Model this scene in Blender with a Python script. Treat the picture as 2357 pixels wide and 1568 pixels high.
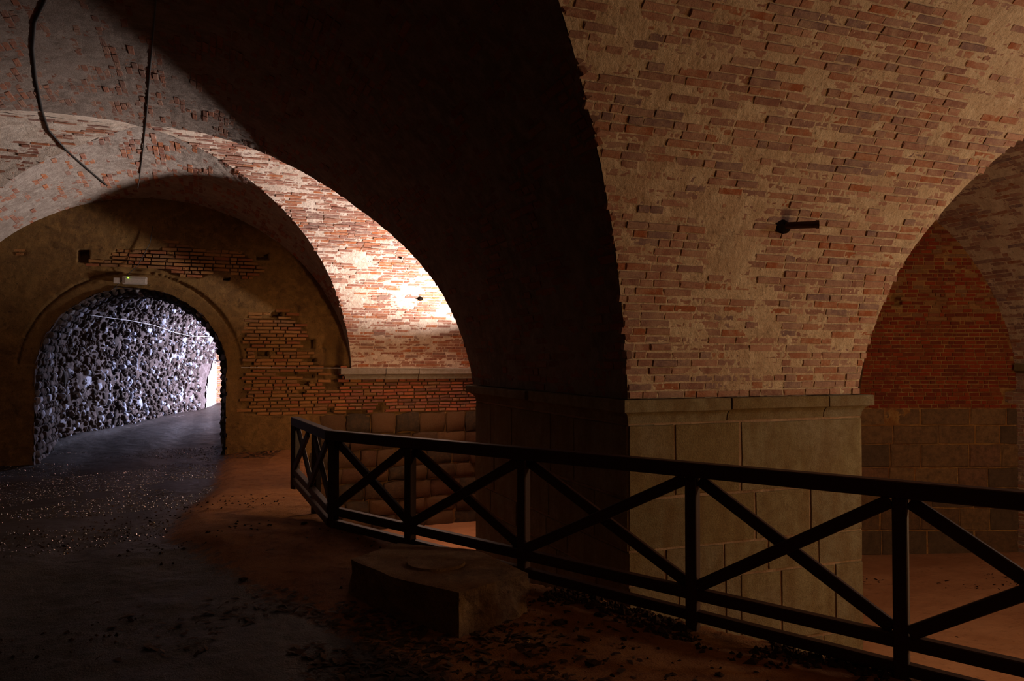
import bpy, math, random
import numpy as np
from mathutils import Matrix, Vector, Euler

# ------------------------------------------------------------------ camera, world, lights
# frame of reference: x to the right across the nave, y along the nave, z up (z = 0 is the path near the railing)
EYE = 1.8
TH, PH, FPX = .3694, .0226, 1833.0
for o in list(bpy.data.objects): bpy.data.objects.remove(o)
SC = bpy.context.scene
COL = SC.collection
cam_d = bpy.data.cameras.new('camera'); cam = bpy.data.objects.new('camera', cam_d); COL.objects.link(cam)
cam.location = (0, 0, EYE); cam.rotation_euler = (math.pi/2 + PH, 0, -TH)
cam_d.sensor_width = 36; cam_d.lens = FPX/2357*36; cam_d.clip_start = .05; cam_d.clip_end = 200
SC.camera = cam
w = bpy.data.worlds.new('world'); SC.world = w; w.use_nodes = True
w.node_tree.nodes['Background'].inputs[0].default_value = (.55, .7, 1, 1)
w.node_tree.nodes['Background'].inputs[1].default_value = .0
SC.view_settings.view_transform = 'Standard'; SC.view_settings.look = 'None'
SC.view_settings.exposure = 0; SC.view_settings.gamma = 1; SC.view_settings.use_curve_mapping = False
SC.cycles.max_bounces = 6; SC.cycles.diffuse_bounces = 3; SC.cycles.glossy_bounces = 2
SC.cycles.sample_clamp_indirect = 4.0

def lamp(name, kind, loc, target, energy, color, **kw):
    d = bpy.data.lights.new(name, kind); d.energy = energy; d.color = color
    for k, v in kw.items(): setattr(d, k, v)
    o = bpy.data.objects.new(name, d); COL.objects.link(o); o.location = loc
    o.rotation_euler = (Vector(target) - Vector(loc)).to_track_quat('-Z', 'Y').to_euler()
    return o
# floodlight in the far cross arm, aimed at its vault
lamp('flood_light_far', 'SPOT', (8.3, 17.7, -.2+EYE), (3.9, 17.5, 4.4+EYE), 6000, (1, .90, .86), spot_size=math.radians(94), spot_blend=.75, shadow_soft_size=.25)
lamp('wall_light_far', 'SPOT', (5.2, 12.0, -.6+EYE), (3.0, 20.3, -.7+EYE), 600, (1, .62, .30), spot_size=math.radians(56), spot_blend=1, shadow_soft_size=.2)
lamp('floor_light_far', 'POINT', (6.6, 15.6, -1.8+EYE), (0, 0, 0), 16, (1, .58, .24), shadow_soft_size=.25)
lamp('bank_fill_light', 'SPOT', (5.3, 12.0, -.3+EYE), (.4, 11.0, -1.9+EYE), 480, (1, .60, .28), spot_size=math.radians(62), spot_blend=1, shadow_soft_size=.2)  # separate spot added to brighten the bank and the railing end
# floodlights of the near arm, right of the picture
lamp('flood_light_near', 'POINT', (10.2, 2.4, 1.7+EYE), (0, 0, 0), 220, (1, .86, .80), shadow_soft_size=.3)
lamp('floor_light_near', 'POINT', (8.6, 2.4, -1.0+EYE), (0, 0, 0), 290, (1, .64, .31), shadow_soft_size=.3)
# weak fill light added behind the viewer to lift the dark barrel
lamp('nave_fill_light', 'POINT', (-1.0, -3.5, 1.2+EYE), (0, 0, 0), 7, (1, .55, .26), shadow_soft_size=.3)
# daylight entering the rubble passage from its right side
TO = np.array([-3.6, 22.9]); TU = np.array([.3055, .9522]); TV = np.array([.9522, -.3055])
def tun(s, r, z): p = TO + TU*s + TV*r; return (float(p[0]), float(p[1]), z)
lamp('daylight_opening', 'AREA', tun(12.0, 6.8, .9+EYE), tun(9.5, 0, -.2+EYE), 6800, (.62, .68, 1), shape='RECTANGLE', size=3.2, size_y=3.6)

# ------------------------------------------------------------------ noise
def _hash(ix, iy, iz):
    with np.errstate(over='ignore'):
        n = ix.astype(np.uint32)*np.uint32(374761393) + iy.astype(np.uint32)*np.uint32(668265263) + iz.astype(np.uint32)*np.uint32(2147483647//3*2+1)
        n = (n ^ (n >> np.uint32(13)))*np.uint32(1274126177)
        n = n ^ (n >> np.uint32(16))
    return n.astype(np.float32)/np.float32(2**31) - 1
def vnoise(P):
    F = np.floor(P); f = (P - F).astype(np.float32); f = f*f*(3-2*f); I = F.astype(np.int64)
    out = 0
    for dx in (0, 1):
        wx = f[..., 0] if dx else 1-f[..., 0]
        for dy in (0, 1):
            wy = f[..., 1] if dy else 1-f[..., 1]
            for dz in (0, 1):
                wz = f[..., 2] if dz else 1-f[..., 2]
                out = out + wx*wy*wz*_hash(I[..., 0]+dx, I[..., 1]+dy, I[..., 2]+dz)
    return out
def fbm(P, sc, oc=3, gain=.5):
    P = np.asarray(P, float)*sc + 17.3; a = 1; r = 0; t = 0
    for _ in range(oc): r = r + a*vnoise(P); t += a; a *= gain; P = P*2.03 + 5.1
    return r/t
rng = np.random.default_rng(7)

# ------------------------------------------------------------------ materials
def hx(c): 
    return tuple(((v/255)/12.92 if v/255 <= .04045 else ((v/255+.055)/1.055)**2.4) for v in c)
class NB:
    def __init__(s, name):
        s.m = bpy.data.materials.new(name); s.m.use_nodes = True; s.t = s.m.node_tree; s.n = s.t.nodes; s.l = s.t.links
        s.b = s.n['Principled BSDF']; s.pos = s.n.new('ShaderNodeNewGeometry').outputs['Position']
    def noise(s, sc, det=4, rough=.55, vec=None, dist=0):
        x = s.n.new('ShaderNodeTexNoise'); x.inputs['Scale'].default_value = sc; x.inputs['Detail'].default_value = det
        x.inputs['Roughness'].default_value = rough; x.inputs['Distortion'].default_value = dist
        s.l.new(vec or s.pos, x.inputs['Vector']); return x.outputs['Fac']
    def mapped(s, scale):
        x = s.n.new('ShaderNodeMapping'); x.inputs['Scale'].default_value = scale; s.l.new(s.pos, x.inputs['Vector']); return x.outputs[0]
    def rampf(s, fac, a, b, va=0, vb=1):
        x = s.n.new('ShaderNodeMapRange'); x.inputs['From Min'].default_value = a; x.inputs['From Max'].default_value = b
        x.inputs['To Min'].default_value = va; x.inputs['To Max'].default_value = vb; s.l.new(fac, x.inputs['Value']); return x.outputs[0]
    def ramp(s, fac, cols, const=False):
        x = s.n.new('ShaderNodeValToRGB'); r = x.color_ramp
        if const: r.interpolation = 'CONSTANT'
        while len(r.elements) < len(cols): r.elements.new(.5)
        for i, (p, c) in enumerate(cols): r.elements[i].position = p; r.elements[i].color = (*c, 1)
        s.l.new(fac, x.inputs[0]); return x.outputs[0]
    def mix(s, fac, a, b, mode='MIX'):
        x = s.n.new('ShaderNodeMix'); x.data_type = 'RGBA'; x.blend_type = mode
        for i, v in ((0, fac), (6, a), (7, b)):
            if isinstance(v, (int, float)): x.inputs[i].default_value = v
            elif isinstance(v, tuple): x.inputs[i].default_value = (*v, 1)
            else: s.l.new(v, x.inputs[i])
        return x.outputs[2]
    def math(s, op, a, b=0.0):
        x = s.n.new('ShaderNodeMath'); x.operation = op
        for i, v in enumerate((a, b)):
            if isinstance(v, (int, float)): x.inputs[i].default_value = v
            else: s.l.new(v, x.inputs[i])
        return x.outputs[0]
    def rnd(s):
        o = s.n.new('ShaderNodeObjectInfo').outputs['Random']; a = s.n.new('ShaderNodeAttribute'); a.attribute_name = 'tint'
        return s.math('FRACT', s.math('ADD', o, a.outputs['Fac']))
    def attr(s, n):
        a = s.n.new('ShaderNodeAttribute'); a.attribute_name = n; return a.outputs['Fac']
    def bump(s, fac, dist, strength=1.0):
        x = s.n.new('ShaderNodeBump'); x.inputs['Distance'].default_value = dist; x.inputs['Strength'].default_value = strength
        s.l.new(fac, x.inputs['Height']); s.l.new(x.outputs[0], s.b.inputs['Normal'])
    def done(s, col, rough=.9, spec=.25):
        if isinstance(col, tuple): s.b.inputs['Base Color'].default_value = (*col, 1)
        else: s.l.new(col, s.b.inputs['Base Color'])
        if isinstance(rough, (int, float)): s.b.inputs['Roughness'].default_value = rough
        else: s.l.new(rough, s.b.inputs['Roughness'])
        s.b.inputs['Specular IOR Level'].default_value = spec
        return s.m
def mortar_mat(name, a, b, c, dark, bump=.012, stain=.45):
    k = NB(name); n1 = k.noise(1.1, 3); n2 = k.noise(6, 5, .65); n3 = k.noise(45, 4, .7)
    col = k.mix(k.rampf(n1, .35, .65), a, b); col = k.mix(k.rampf(n2, .45, .7), col, c)
    col = k.mix(k.rampf(k.noise(2.7, 6, .7, dist=.6), .56, .72, 0, stain), col, dark)
    col = k.mix(k.rampf(n3, .3, .5, .35, 0), col, dark)
    n4 = k.noise(19, 5, .7); col = k.mix(k.rampf(n4, .60, .70, 0, .7), col, dark); col = k.mix(k.rampf(n4, .28, .40, .3, 0), col, c)
    k.bump(k.math('ADD', k.math('MULTIPLY', n2, .5), k.math('ADD', k.math('MULTIPLY', n4, 1.1), k.math('MULTIPLY', k.noise(70, 5, .75), .8))), bump); return k.done(col, .95)
def brick_mat(name, cols, wash, amount=.35, bump=.006, streak=False):
    k = NB(name); r = k.rnd(); n = len(cols)
    col = k.ramp(r, [(i/n, c) for i, c in enumerate(cols)], True)
    if streak: col = k.mix(k.rampf(k.noise(1, 5, .6, k.mapped((5, 5, .9))), .45, .7, 0, .8), col, hx((112, 84, 46))); col = k.mix(k.rampf(k.noise(1.4, 4, .6), .5, .7, 0, .5), col, hx((150, 138, 116)))
    col = k.mix(k.rampf(k.noise(9, 4, .7), .4, .7, 0, amount), col, wash)
    col = k.mix(k.rampf(k.noise(60, 3), .3, .7, .0, .3), col, (.05, .03, .02))
    k.bump(k.noise(80, 4, .7), bump); return k.done(col, .92)
MORTAR = mortar_mat('lime_mortar', hx((214, 188, 154)), hx((196, 166, 134)), hx((232, 210, 176)), hx((108, 78, 56)), bump=.022)
MORTAR_W = mortar_mat('pale_lime_mortar', hx((226, 204, 186)), hx((205, 180, 160)), hx((238, 220, 204)), hx((120, 84, 62)), stain=.3)
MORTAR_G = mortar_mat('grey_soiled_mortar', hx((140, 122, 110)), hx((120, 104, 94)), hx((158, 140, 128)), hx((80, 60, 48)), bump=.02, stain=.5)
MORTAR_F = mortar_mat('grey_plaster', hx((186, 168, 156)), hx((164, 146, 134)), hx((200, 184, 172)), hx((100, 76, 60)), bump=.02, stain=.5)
MORTAR_D = mortar_mat('sooty_mortar', hx((128, 96, 72)), hx((104, 76, 56)), hx((146, 116, 92)), hx((48, 28, 18)))
MORTAR_O = mortar_mat('ochre_plaster', hx((124, 92, 50)), hx((104, 74, 42)), hx((138, 102, 56)), hx((46, 30, 18)), stain=.7)
MORTAR_R = mortar_mat('yellowed_mortar', hx((170, 122, 62)), hx((130, 78, 40)), hx((188, 144, 84)), hx((70, 30, 14)))
RUBBLE = mortar_mat('earthy_mortar', hx((92, 74, 68)), hx((70, 54, 49)), hx((120, 102, 96)), hx((30, 22, 20)), bump=.03, stain=.8)
BRICK = brick_mat('worn_brick', [hx(c) for c in ((152, 106, 88), (164, 118, 98), (138, 96, 82), (156, 122, 106), (160, 106, 80), (146, 110, 98), (132, 104, 98), (174, 130, 108), (156, 90, 56), (150, 108, 92), (160, 114, 94))], hx((196, 166, 138)), .6)
BRICK_O = brick_mat('orange_brick', [hx(c) for c in ((172, 104, 74), (160, 98, 78), (186, 104, 58), (146, 104, 92), (168, 110, 88), (150, 92, 76), (176, 120, 100))], hx((214, 184, 160)), .45)
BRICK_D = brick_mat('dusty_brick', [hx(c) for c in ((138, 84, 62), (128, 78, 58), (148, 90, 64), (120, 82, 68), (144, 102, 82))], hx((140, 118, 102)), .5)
BRICK_W = brick_mat('ochre_brick', [hx(c) for c in ((158, 108, 60), (146, 94, 52), (168, 112, 64), (140, 96, 62), (150, 84, 52))], hx((150, 108, 60)), .4)
BRICK_R = brick_mat('red_brick', [hx(c) for c in ((168, 88, 60), (150, 80, 56), (176, 98, 64), (142, 84, 66), (166, 104, 84), (112, 72, 60), (150, 108, 80))], hx((170, 120, 86)), .3)
BRICK_S = brick_mat('deep_red_brick', [hx(c) for c in ((150, 52, 16), (132, 46, 16), (160, 62, 20), (120, 48, 22), (142, 66, 28))], hx((150, 90, 40)), .25)
RUBSTONE = brick_mat('pale_rubble_stone', [hx(c) for c in ((98, 78, 72), (76, 58, 52), (120, 104, 100), (66, 50, 44), (170, 166, 176), (84, 66, 58), (104, 84, 76), (214, 212, 226), (72, 56, 50), (90, 70, 62))], hx((70, 54, 46)), .6, .03)
BLOCK = brick_mat('grey_ashlar', [hx(c) for c in ((138, 124, 90), (124, 110, 78), (146, 132, 98), (132, 120, 92), (132, 114, 76))], hx((104, 80, 44)), .6, .014, True)
LEDGE = brick_mat('grey_ledge_stone', [hx(c) for c in ((168, 158, 146), (160, 148, 136))], hx((130, 112, 90)), .6, .008)
BLOCK_B = brick_mat('brown_block', [hx(c) for c in ((146, 108, 70), (130, 94, 62), (156, 116, 74), (116, 90, 64), (150, 106, 74))], hx((72, 56, 36)), .6, .015)
BLOCK_Y = brick_mat('rough_block', [hx(c) for c in ((112, 80, 52), (94, 70, 50), (128, 92, 60), (80, 66, 50), (108, 72, 50))], hx((130, 100, 68)), .5, .04)
JOINT = mortar_mat('pinkish_joint', hx((160, 130, 100)), hx((128, 98, 70)), hx((168, 140, 112)), hx((80, 58, 40)))
HOLE_SHADE = NB('painted_hole_shade').done((.012, .008, .006), 1, 0)  # shade inside the small holes, painted as a near-black colour
def wood_mat():
    k = NB('dark_stained_wood'); g = k.noise(4, 5, .6, k.mapped((6, 6, 30)))
    col = k.mix(g, hx((38, 17, 9)), hx((60, 28, 14))); k.bump(g, .002); return k.done(col, .55, .35)
WOOD = wood_mat()
def ground_mat():
    k = NB('trodden_earth'); wet = k.attr('wet'); n1 = k.noise(1.5, 5, .6); n2 = k.noise(12, 5, .7); n3 = k.noise(70, 4, .7)
    dry = k.mix(k.rampf(n1, .35, .65), hx((150, 100, 58)), hx((128, 82, 46))); dry = k.mix(k.rampf(n2, .52, .7, 0, .6), dry, hx((90, 56, 32)))
    we = k.mix(k.rampf(n2, .4, .65), hx((25, 17, 13)), hx((47, 33, 26)))
    wf = k.rampf(k.math('ADD', wet, k.math('MULTIPLY', k.math('SUBTRACT', n2, .5), .8)), .35, .65)
    k.bump(k.math('ADD', k.math('MULTIPLY', n2, .6), k.math('MULTIPLY', n3, .5)), .03)
    return k.done(k.mix(wf, dry, we), k.rampf(wf, 0, 1, .92, .5), .25)
GROUND = ground_mat()
def pit_mat():
    k = NB('orange_pit_earth'); n1 = k.noise(1.2, 4); n2 = k.noise(9, 5, .7)
    col = k.mix(k.rampf(n1, .35, .65), hx((186, 132, 92)), hx((168, 114, 76))); col = k.mix(k.rampf(n2, .58, .75, 0, .7), col, hx((96, 56, 30)))
    k.bump(n2, .02); return k.done(col, .95)
PIT = pit_mat()
def plain(name, c, rough=.6, spec=.3, bump=0):
    k = NB(name); n = k.noise(30, 4); col = k.mix(k.rampf(n, .3, .7, 0, .35), c, tuple(v*.5 for v in c))
    if bump: k.bump(n, bump)
    return k.done(col, rough, spec)
PLASTIC = plain('grey_plastic', hx((190, 174, 160)), .5)
CABLEM = plain('black_tube', (.03, .025, .022), .6)
CABLEW = plain('pale_wire', hx((190, 180, 175)), .5)
IRON = plain('rusty_iron', hx((70, 44, 26)), .8, .2, .004)
LEAF = plain('brown_leaf', hx((66, 44, 26)), .8)
CLOD = plain('dark_earth', hx((60, 40, 26)), .95, .1, .01)
CONC = mortar_mat('old_concrete', hx((140, 106, 72)), hx((118, 86, 58)), hx((156, 122, 86)), hx((60, 42, 26)), bump=.02)
GRAVEL = NB('wet_gravel').done(hx((84, 74, 72)), .16, 1.0); GRAVEL.node_tree.nodes['Principled BSDF'].inputs['Coat Weight'].default_value = 1
kk = NB('green_led'); kk.b.inputs['Emission Color'].default_value = (.35, 1, .05, 1); kk.b.inputs['Emission Strength'].default_value = 4; LED = kk.done((.2, .6, .05))

# ------------------------------------------------------------------ object helpers
def tag(o, label=None, cat=None, group=None, kind=None):
    if label: o['label'] = label
    if cat: o['category'] = cat
    if group: o['group'] = group
    if kind: o['kind'] = kind
    return o
def link(name, me, mat=None, parent=None):
    if mat and not me.materials: me.materials.append(mat)
    o = bpy.data.objects.new(name, me); COL.objects.link(o)
    if parent: o.parent = parent
    return o
def empty(name, loc=(0, 0, 0)):
    o = bpy.data.objects.new(name, None); COL.objects.link(o); o.location = loc; o.empty_display_size = .1; return o
def npmesh(name, V, Fq, mat, parent=None, smooth=True, attrs=None):
    me = bpy.data.meshes.new(name); V = np.ascontiguousarray(V, np.float32).reshape(-1, 3); Fq = np.ascontiguousarray(Fq, np.int32)
    k = Fq.shape[1]; me.vertices.add(len(V)); me.vertices.foreach_set('co', V.ravel())
    me.loops.add(Fq.size); me.loops.foreach_set('vertex_index', Fq.ravel())
    me.polygons.add(len(Fq)); me.polygons.foreach_set('loop_start', np.arange(0, Fq.size, k, dtype=np.int32))
    me.polygons.foreach_set('loop_total', np.full(len(Fq), k, np.int32))
    me.update(calc_edges=True)
    me.polygons.foreach_set('use_smooth', np.full(len(Fq), bool(smooth)))
    for n, (dom, arr) in (attrs or {}).items():
        a = me.attributes.new(n, 'FLOAT', dom); a.data.foreach_set('value', np.ascontiguousarray(arr, np.float32))
    me.validate()
    return link(name, me, mat, parent)
def gridfaces(nr, nc, mask=None):
    i, j = np.meshgrid(np.arange(nr-1), np.arange(nc-1), indexing='ij')
    F = np.stack([i*nc+j, i*nc+j+1, (i+1)*nc+j+1, (i+1)*nc+j], -1)
    if mask is not None: F = F[mask]
    return F.reshape(-1, 4)

# one brick / stone shape in a unit box, front towards +z: 44 triangles
def brick_variant(name, seed, bev=(.016, .07), rough=.014, bulge=0.0, zj=.03, slope=.09):
    r = np.random.default_rng(seed); base = [(-1, -1), (-.33, -1), (.33, -1), (1, -1), (1, 0), (1, 1), (.33, 1), (-.33, 1), (-1, 1), (-1, 0)]
    V = []
    for lvl, (ins, zz) in enumerate((((1, 1), .5), ((0, 0), .5-slope), ((0, 0), -.5))):
        for (x, y) in base:
            X = x*(.5-(bev[0] if ins[0] else 0)); Y = y*(.5-(bev[1] if ins[0] else 0))
            if bulge and ins[0]: X *= .9; Y *= .9
            q = rough*(1 if lvl < 2 else .3)
            V.append((X+r.normal()*q, Y+r.normal()*q*1.6, zz+(r.normal()*zj if lvl == 0 else 0)))
    V.append((0, 0, .5+bulge))
    F = []
    for L in (0, 10):
        for i in range(10):
            j = (i+1) % 10; F.append((L+i, L+10+i, L+10+j, L+j))
    for i in range(10): F.append((i, (i+1) % 10, 30, 30))
    return np.array(V), F
class Kit:
    def __init__(s, name, mat, n=6, smooth=False, **kw):
        s.V = []; s.me = []
        for i in range(n):
            V, F = brick_variant(name, 100+i*7+len(name), **kw); me = bpy.data.meshes.new(name)
            F2 = [f if f[2] != f[3] else f[:3] for f in F]
            me.from_pydata(V.tolist(), [], F2); me.polygons.foreach_set('use_smooth', [smooth]*len(F2)); s.smooth = smooth; me.update(); me.materials.append(mat); s.me.append(me); s.V.append(V)
        T = []
        for f in F:
            if f[2] == f[3]: T.append(f[:3])
            else: T += [(f[0], f[1], f[2]), (f[0], f[2], f[3])]
        s.T = np.array(T); s.mat = mat
def proj(P):
    d = P - np.array([0, 0, EYE]); X, Z, Y = d[..., 0], d[..., 1], d[..., 2]
    ct, st = math.cos(TH), math.sin(TH); xc = X*ct-Z*st; q = X*st+Z*ct
    yc = Y*math.cos(PH)-q*math.sin(PH); zc = q*math.cos(PH)+Y*math.sin(PH)
    zc = np.where(zc < .1, .1, zc)
    return 1178.5+FPX*xc/zc, 784-FPX*yc/zc, zc
def emit(parent, name, kit, M, nmax=300, stuff_name=None, vis=None):
    """M: (n,4,4) placements; the largest in the picture become objects, the rest one joined mesh"""
    n = len(M)
    if n == 0: return
    C = M[:, :3, 3]; u, v, d = proj(C)
    area = np.linalg.norm(M[:, :3, 0], axis=1)*np.linalg.norm(M[:, :3, 1], axis=1)
    Nn = M[:, :3, 2]/np.linalg.norm(M[:, :3, 2], axis=1)[:, None]
    view = C - np.array([0, 0, EYE]); view = view/np.linalg.norm(view, axis=1)[:, None]
    face = np.abs((view*Nn).sum(1))
    sc = area*face/d**2
    inside = (u > -20) & (u < 2377) & (v > -20) & (v < 1588) & (d > .3)
    if vis is not None: inside &= vis(u, v, C)
    sc = np.where(inside, sc, sc*1e-6)
    order = np.argsort(-sc); big = [i for i in order[:nmax] if inside[i]]
    Minv = parent.matrix_world.inverted() if parent else Matrix.Identity(4)
    var = rng.integers(0, len(kit.me), n)
    for i in big:
        o = bpy.data.objects.new(name, kit.me[var[i]]); COL.objects.link(o); o.parent = parent
        o.matrix_local = Matrix(M[i].tolist())
    bs = set(big); rest = np.array([i for i in range(n) if i not in bs], int)
    if len(rest):
        Vs = []; Fs = []; Ts = []; off = 0
        for k in range(len(kit.me)):
            ids = rest[var[rest] == k]
            if not len(ids): continue
            V = kit.V[k]; W = np.einsum('nij,vj->nvi', M[ids, :3, :3], V) + M[ids, None, :3, 3]
            Fk = kit.T[None] + (off + np.arange(len(ids))*len(V))[:, None, None]
            Vs.append(W.reshape(-1, 3)); Fs.append(Fk.reshape(-1, 3)); off += W.shape[0]*W.shape[1]
            Ts.append(np.repeat(rng.random(len(ids)), len(kit.T)))
        o = npmesh(stuff_name or name+'work', np.concatenate(Vs), np.concatenate(Fs), kit.mat, parent, kit.smooth, {'tint': ('FACE', np.concatenate(Ts))})
        o['kind'] = 'stuff'
K_BR = Kit('brick_near', BRICK); K_BO = Kit('brick_lit', BRICK_O); K_BD = Kit('brick_dark', BRICK_D); K_BW = Kit('brick_ochre', BRICK_W)
K_BRR = Kit('brick_red', BRICK_R); K_BS = Kit('brick_deep', BRICK_S)
K_RUB = Kit('rubble', RUBSTONE, 8, smooth=True, slope=.2, bev=(.12, .12), rough=.07, bulge=.25)
K_BL = Kit('ashlar', BLOCK, 6, bev=(.014, .02), rough=.003, zj=.002); K_BB = Kit('ashlar_brown', BLOCK_B, 6, bev=(.03, .045), rough=.008, zj=.008); K_BY = Kit('rough_stone', BLOCK_Y, 6, smooth=True, slope=.18, bev=(.05, .07), rough=.03, bulge=.0, zj=.07)

# ------------------------------------------------------------------ surfaces
class Surf:
    def __init__(s, P, ref): s.P = P; s.ref = ref
    def frame(s, S, T):
        S = np.asarray(S, float); T = np.asarray(T, float); e = .01
        p = s.P(S, T); a = s.P(S+e, T)-s.P(S-e, T); b = s.P(S, T+e)-s.P(S, T-e)
        a /= np.linalg.norm(a, axis=-1, keepdims=True); n = np.cross(a, b); n /= np.linalg.norm(n, axis=-1, keepdims=True)
        sg = np.sign((n*(s.ref(p)-p)).sum(-1, keepdims=True)); n = n*sg
        b = np.cross(n, a)
        return p, a, b, n
def base(name, surf, t0, t1, dt, s0, s1, ds, disp, mat, parent=None, mask=None, stretch=None):
    T = np.linspace(t0, t1, max(2, int((t1-t0)/dt)+1)); L0 = s0(T); L1 = s1(T)
    nc = max(2, int(np.max(L1-L0)/ds)+1); K = np.linspace(0, 1, nc)
    S = L0[:, None]+(L1-L0)[:, None]*K[None]; TT = np.broadcast_to(T[:, None], S.shape)
    p, a, b, n = surf.frame(S, TT); d = disp(p, S, TT)
    V = p + n*d[..., None]
    m = None
    if mask is not None:
        Sc = (S[:-1, :-1]+S[1:, 1:])/2; Tc = (TT[:-1, :-1]+TT[1:, 1:])/2; m = mask(Sc, Tc)
    F = gridfaces(len(T), nc, m)
    # outward winding toward the room
    i0 = F[len(F)//2]; Vf = V.reshape(-1, 3); nn = np.cross(Vf[i0[1]]-Vf[i0[0]], Vf[i0[2]]-Vf[i0[0]]); 
    if nn @ n.reshape(-1, 3)[i0[0]] < 0: F = F[:, ::-1]
    return npmesh(name, V, F, mat, parent)
def courses(t0, t1, ch, s0, s1, L, jit=.25, raggedness=.02, short=.3, joint=.014):
    out = []; t = t0+ch/2
    while t < t1-ch*.4:
        a, b = float(s0(np.array([t]))[0]), float(s1(np.array([t]))[0]); h_ = ch*(1+rng.normal()*.03)
        x = a + rng.normal()*raggedness
        first = True
        while x < b:
            l = L*(1+rng.normal()*jit*.4) if rng.random() > short else L*(.5+rng.normal()*.05)
            if first: l *= rng.uniform(.4, 1); first = False
            l = max(l, L*.3)
            if x+l > b+.03: l = b+.01+rng.normal()*raggedness*.5-x
            if l > L*.2: out.append((x+l/2, t+rng.normal()*ch*.03, l-joint, h_-joint))
            x += l
        t += ch
    return np.array(out)
def place(surf, B, thick, proud, pj=.004, rot=.012):
    p, a, b, n = surf.frame(B[:, 0], B[:, 1]); N = len(B); M = np.zeros((N, 4, 4)); M[:, 3, 3] = 1
    r = rng.normal(size=N)*rot; a2 = a*np.cos(r)[:, None]+b*np.sin(r)[:, None]; b2 = np.cross(n, a2)
    pr = proud + rng.normal(size=N)*pj
    th = np.broadcast_to(thick, (N,))
    M[:, :3, 0] = a2*B[:, 2:3]; M[:, :3, 1] = b2*B[:, 3:4]; M[:, :3, 2] = n*th[:, None]; M[:, :3, 3] = p + n*(pr-th/2)[:, None]
    return M

XC, R, H, HB = -1.0675, 4.5675, 4.6628, -.6289+EYE
SPR = -.36+EYE
def Hz(z): return H-.30*np.clip((z-15.1)/5.3, 0, 1.2)
PHI = np.arange(0, 91, 10.)
TA2 = [10.41, 10.68, 11.15, 11.95, 12.95, 13.65, 14.2, 14.55, 14.85, 15.1]
TA3 = [20.33, 20.12, 19.65, 18.98, 18.24, 17.52, 16.9, 16.25, 15.6, 15.1]
TA6 = [10.4, 10.5, 10.8, 11.2, 11.7, 12.3, 13.05, 13.85, 14.6, 15.1]
TA4 = [20.33, 20.12, 19.7, 19.1, 18.4, 17.7, 17.02, 16.55, 15.95, 15.1]
TX5 = [6.05, 6.2, 6.45, 6.93, 7.6, 8.3, 9.0, 9.6, 10.2, 10.7]
def tb(t): return lambda ph: np.interp(ph, PHI, t)
zA2, zA3, zA6, zA4, X5 = tb(TA2), tb(TA3), tb(TA6), tb(TA4), tb(TX5)
def smoothed(fn):
    q = np.linspace(0, 90, 181); v = fn(q)
    for _ in range(40): v[1:-1] = (v[:-2]+2*v[1:-1]+v[2:])/4
    return lambda ph: np.interp(ph, q, v)
zA2, zA3, zA6, zA4, X5 = [smoothed(f) for f in (zA2, zA3, zA6, zA4, X5)]
def zA1(ph): return 6.2-4.4*(1-np.cos(np.radians(ph)))
def zA0(ph): return 3.6-zA1(ph)
PH0 = math.degrees(math.asin((SPR-HB)/H))
def barrel(xc, side, hz=Hz):           # t = arc length from the springing, s = position along the nave
    def P(S, T):
        ph = np.radians(PH0)+T/4.62
        return np.stack([xc+side*R*np.cos(ph), S+0*T, HB+hz(S)*np.sin(ph)], -1)
    return Surf(P, lambda p: np.stack([np.full(p.shape[:-1], xc), p[..., 1], np.full(p.shape[:-1], HB)], -1))
def t_of(ph): return (np.radians(ph)-np.radians(PH0))*4.62
def ph_of(t): return np.degrees(np.radians(PH0)+t/4.62)
TTOP = t_of(90.)
def crossweb(zf, ref_z):               # profile (y=zf(phi), z=HB+H sin phi) extruded along x; t = arc length
    ph = np.linspace(PH0, 90, 200); y = zf(ph); z = HB+Hz(y)*np.sin(np.radians(ph))
    L = np.r_[0, np.cumsum(np.hypot(np.diff(y), np.diff(z)))]
    def P(S, T): return np.stack([S+0*T, np.interp(T, L, y), np.interp(T, L, z)], -1)
    s = Surf(P, lambda p: np.stack([p[..., 0], np.full(p.shape[:-1], ref_z), np.full(p.shape[:-1], HB)], -1))
    s.L = L[-1]; s.ph = lambda t: np.interp(t, L, ph); return s
def xb(ph, side=1, xc=XC): return xc+side*R*np.cos(np.radians(ph))

def d_vault(a1=.012, a2=.006, off=0.0, big=.008, sc=7.):
    def f(p, S, T):
        q = np.stack([S*3.2, T*9.5, p[..., 2]*0+3], -1)
        return off + a1*fbm(q, 1., 3) + a2*fbm(p, 34, 2) + big*fbm(p, 1.4, 2)
    return f
def clip_bricks(B, surf, dispf, lim=.012):
    p = surf.P(B[:, 0], B[:, 1]); d = dispf(p, B[:, 0], B[:, 1]); return B[d < lim]

# ---- near cross vault web, right above the pier (the large lit brick surface)
web = crossweb(zA1, 1.8)
s0 = lambda t: xb(web.ph(t)); s1 = lambda t: X5(web.ph(t))
def dv(p, S, T): return np.maximum(.0005 + .010*fbm(p, 1.3, 2) + .009*fbm(np.stack([S*3.5, T*11, 0*T], -1), 1., 3) + .003*fbm(p, 17, 2) + .004*fbm(p, 42, 1), -.0035)
near_web = base('ceiling', web, 0, web.L, .016, s0, s1, .016, dv, MORTAR)
tag(near_web, 'wide lit brick vault flaring up above the large grey stone pier', 'vault', kind='structure')
B = courses(0, web.L, .071, s0, s1, .27); B = clip_bricks(B, web, dv, .012)
hole_nw = (4.47, 0)
emit(near_web, 'brick', K_BR, place(web, B, .05, .003, .0045, .008), 300)

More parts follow.
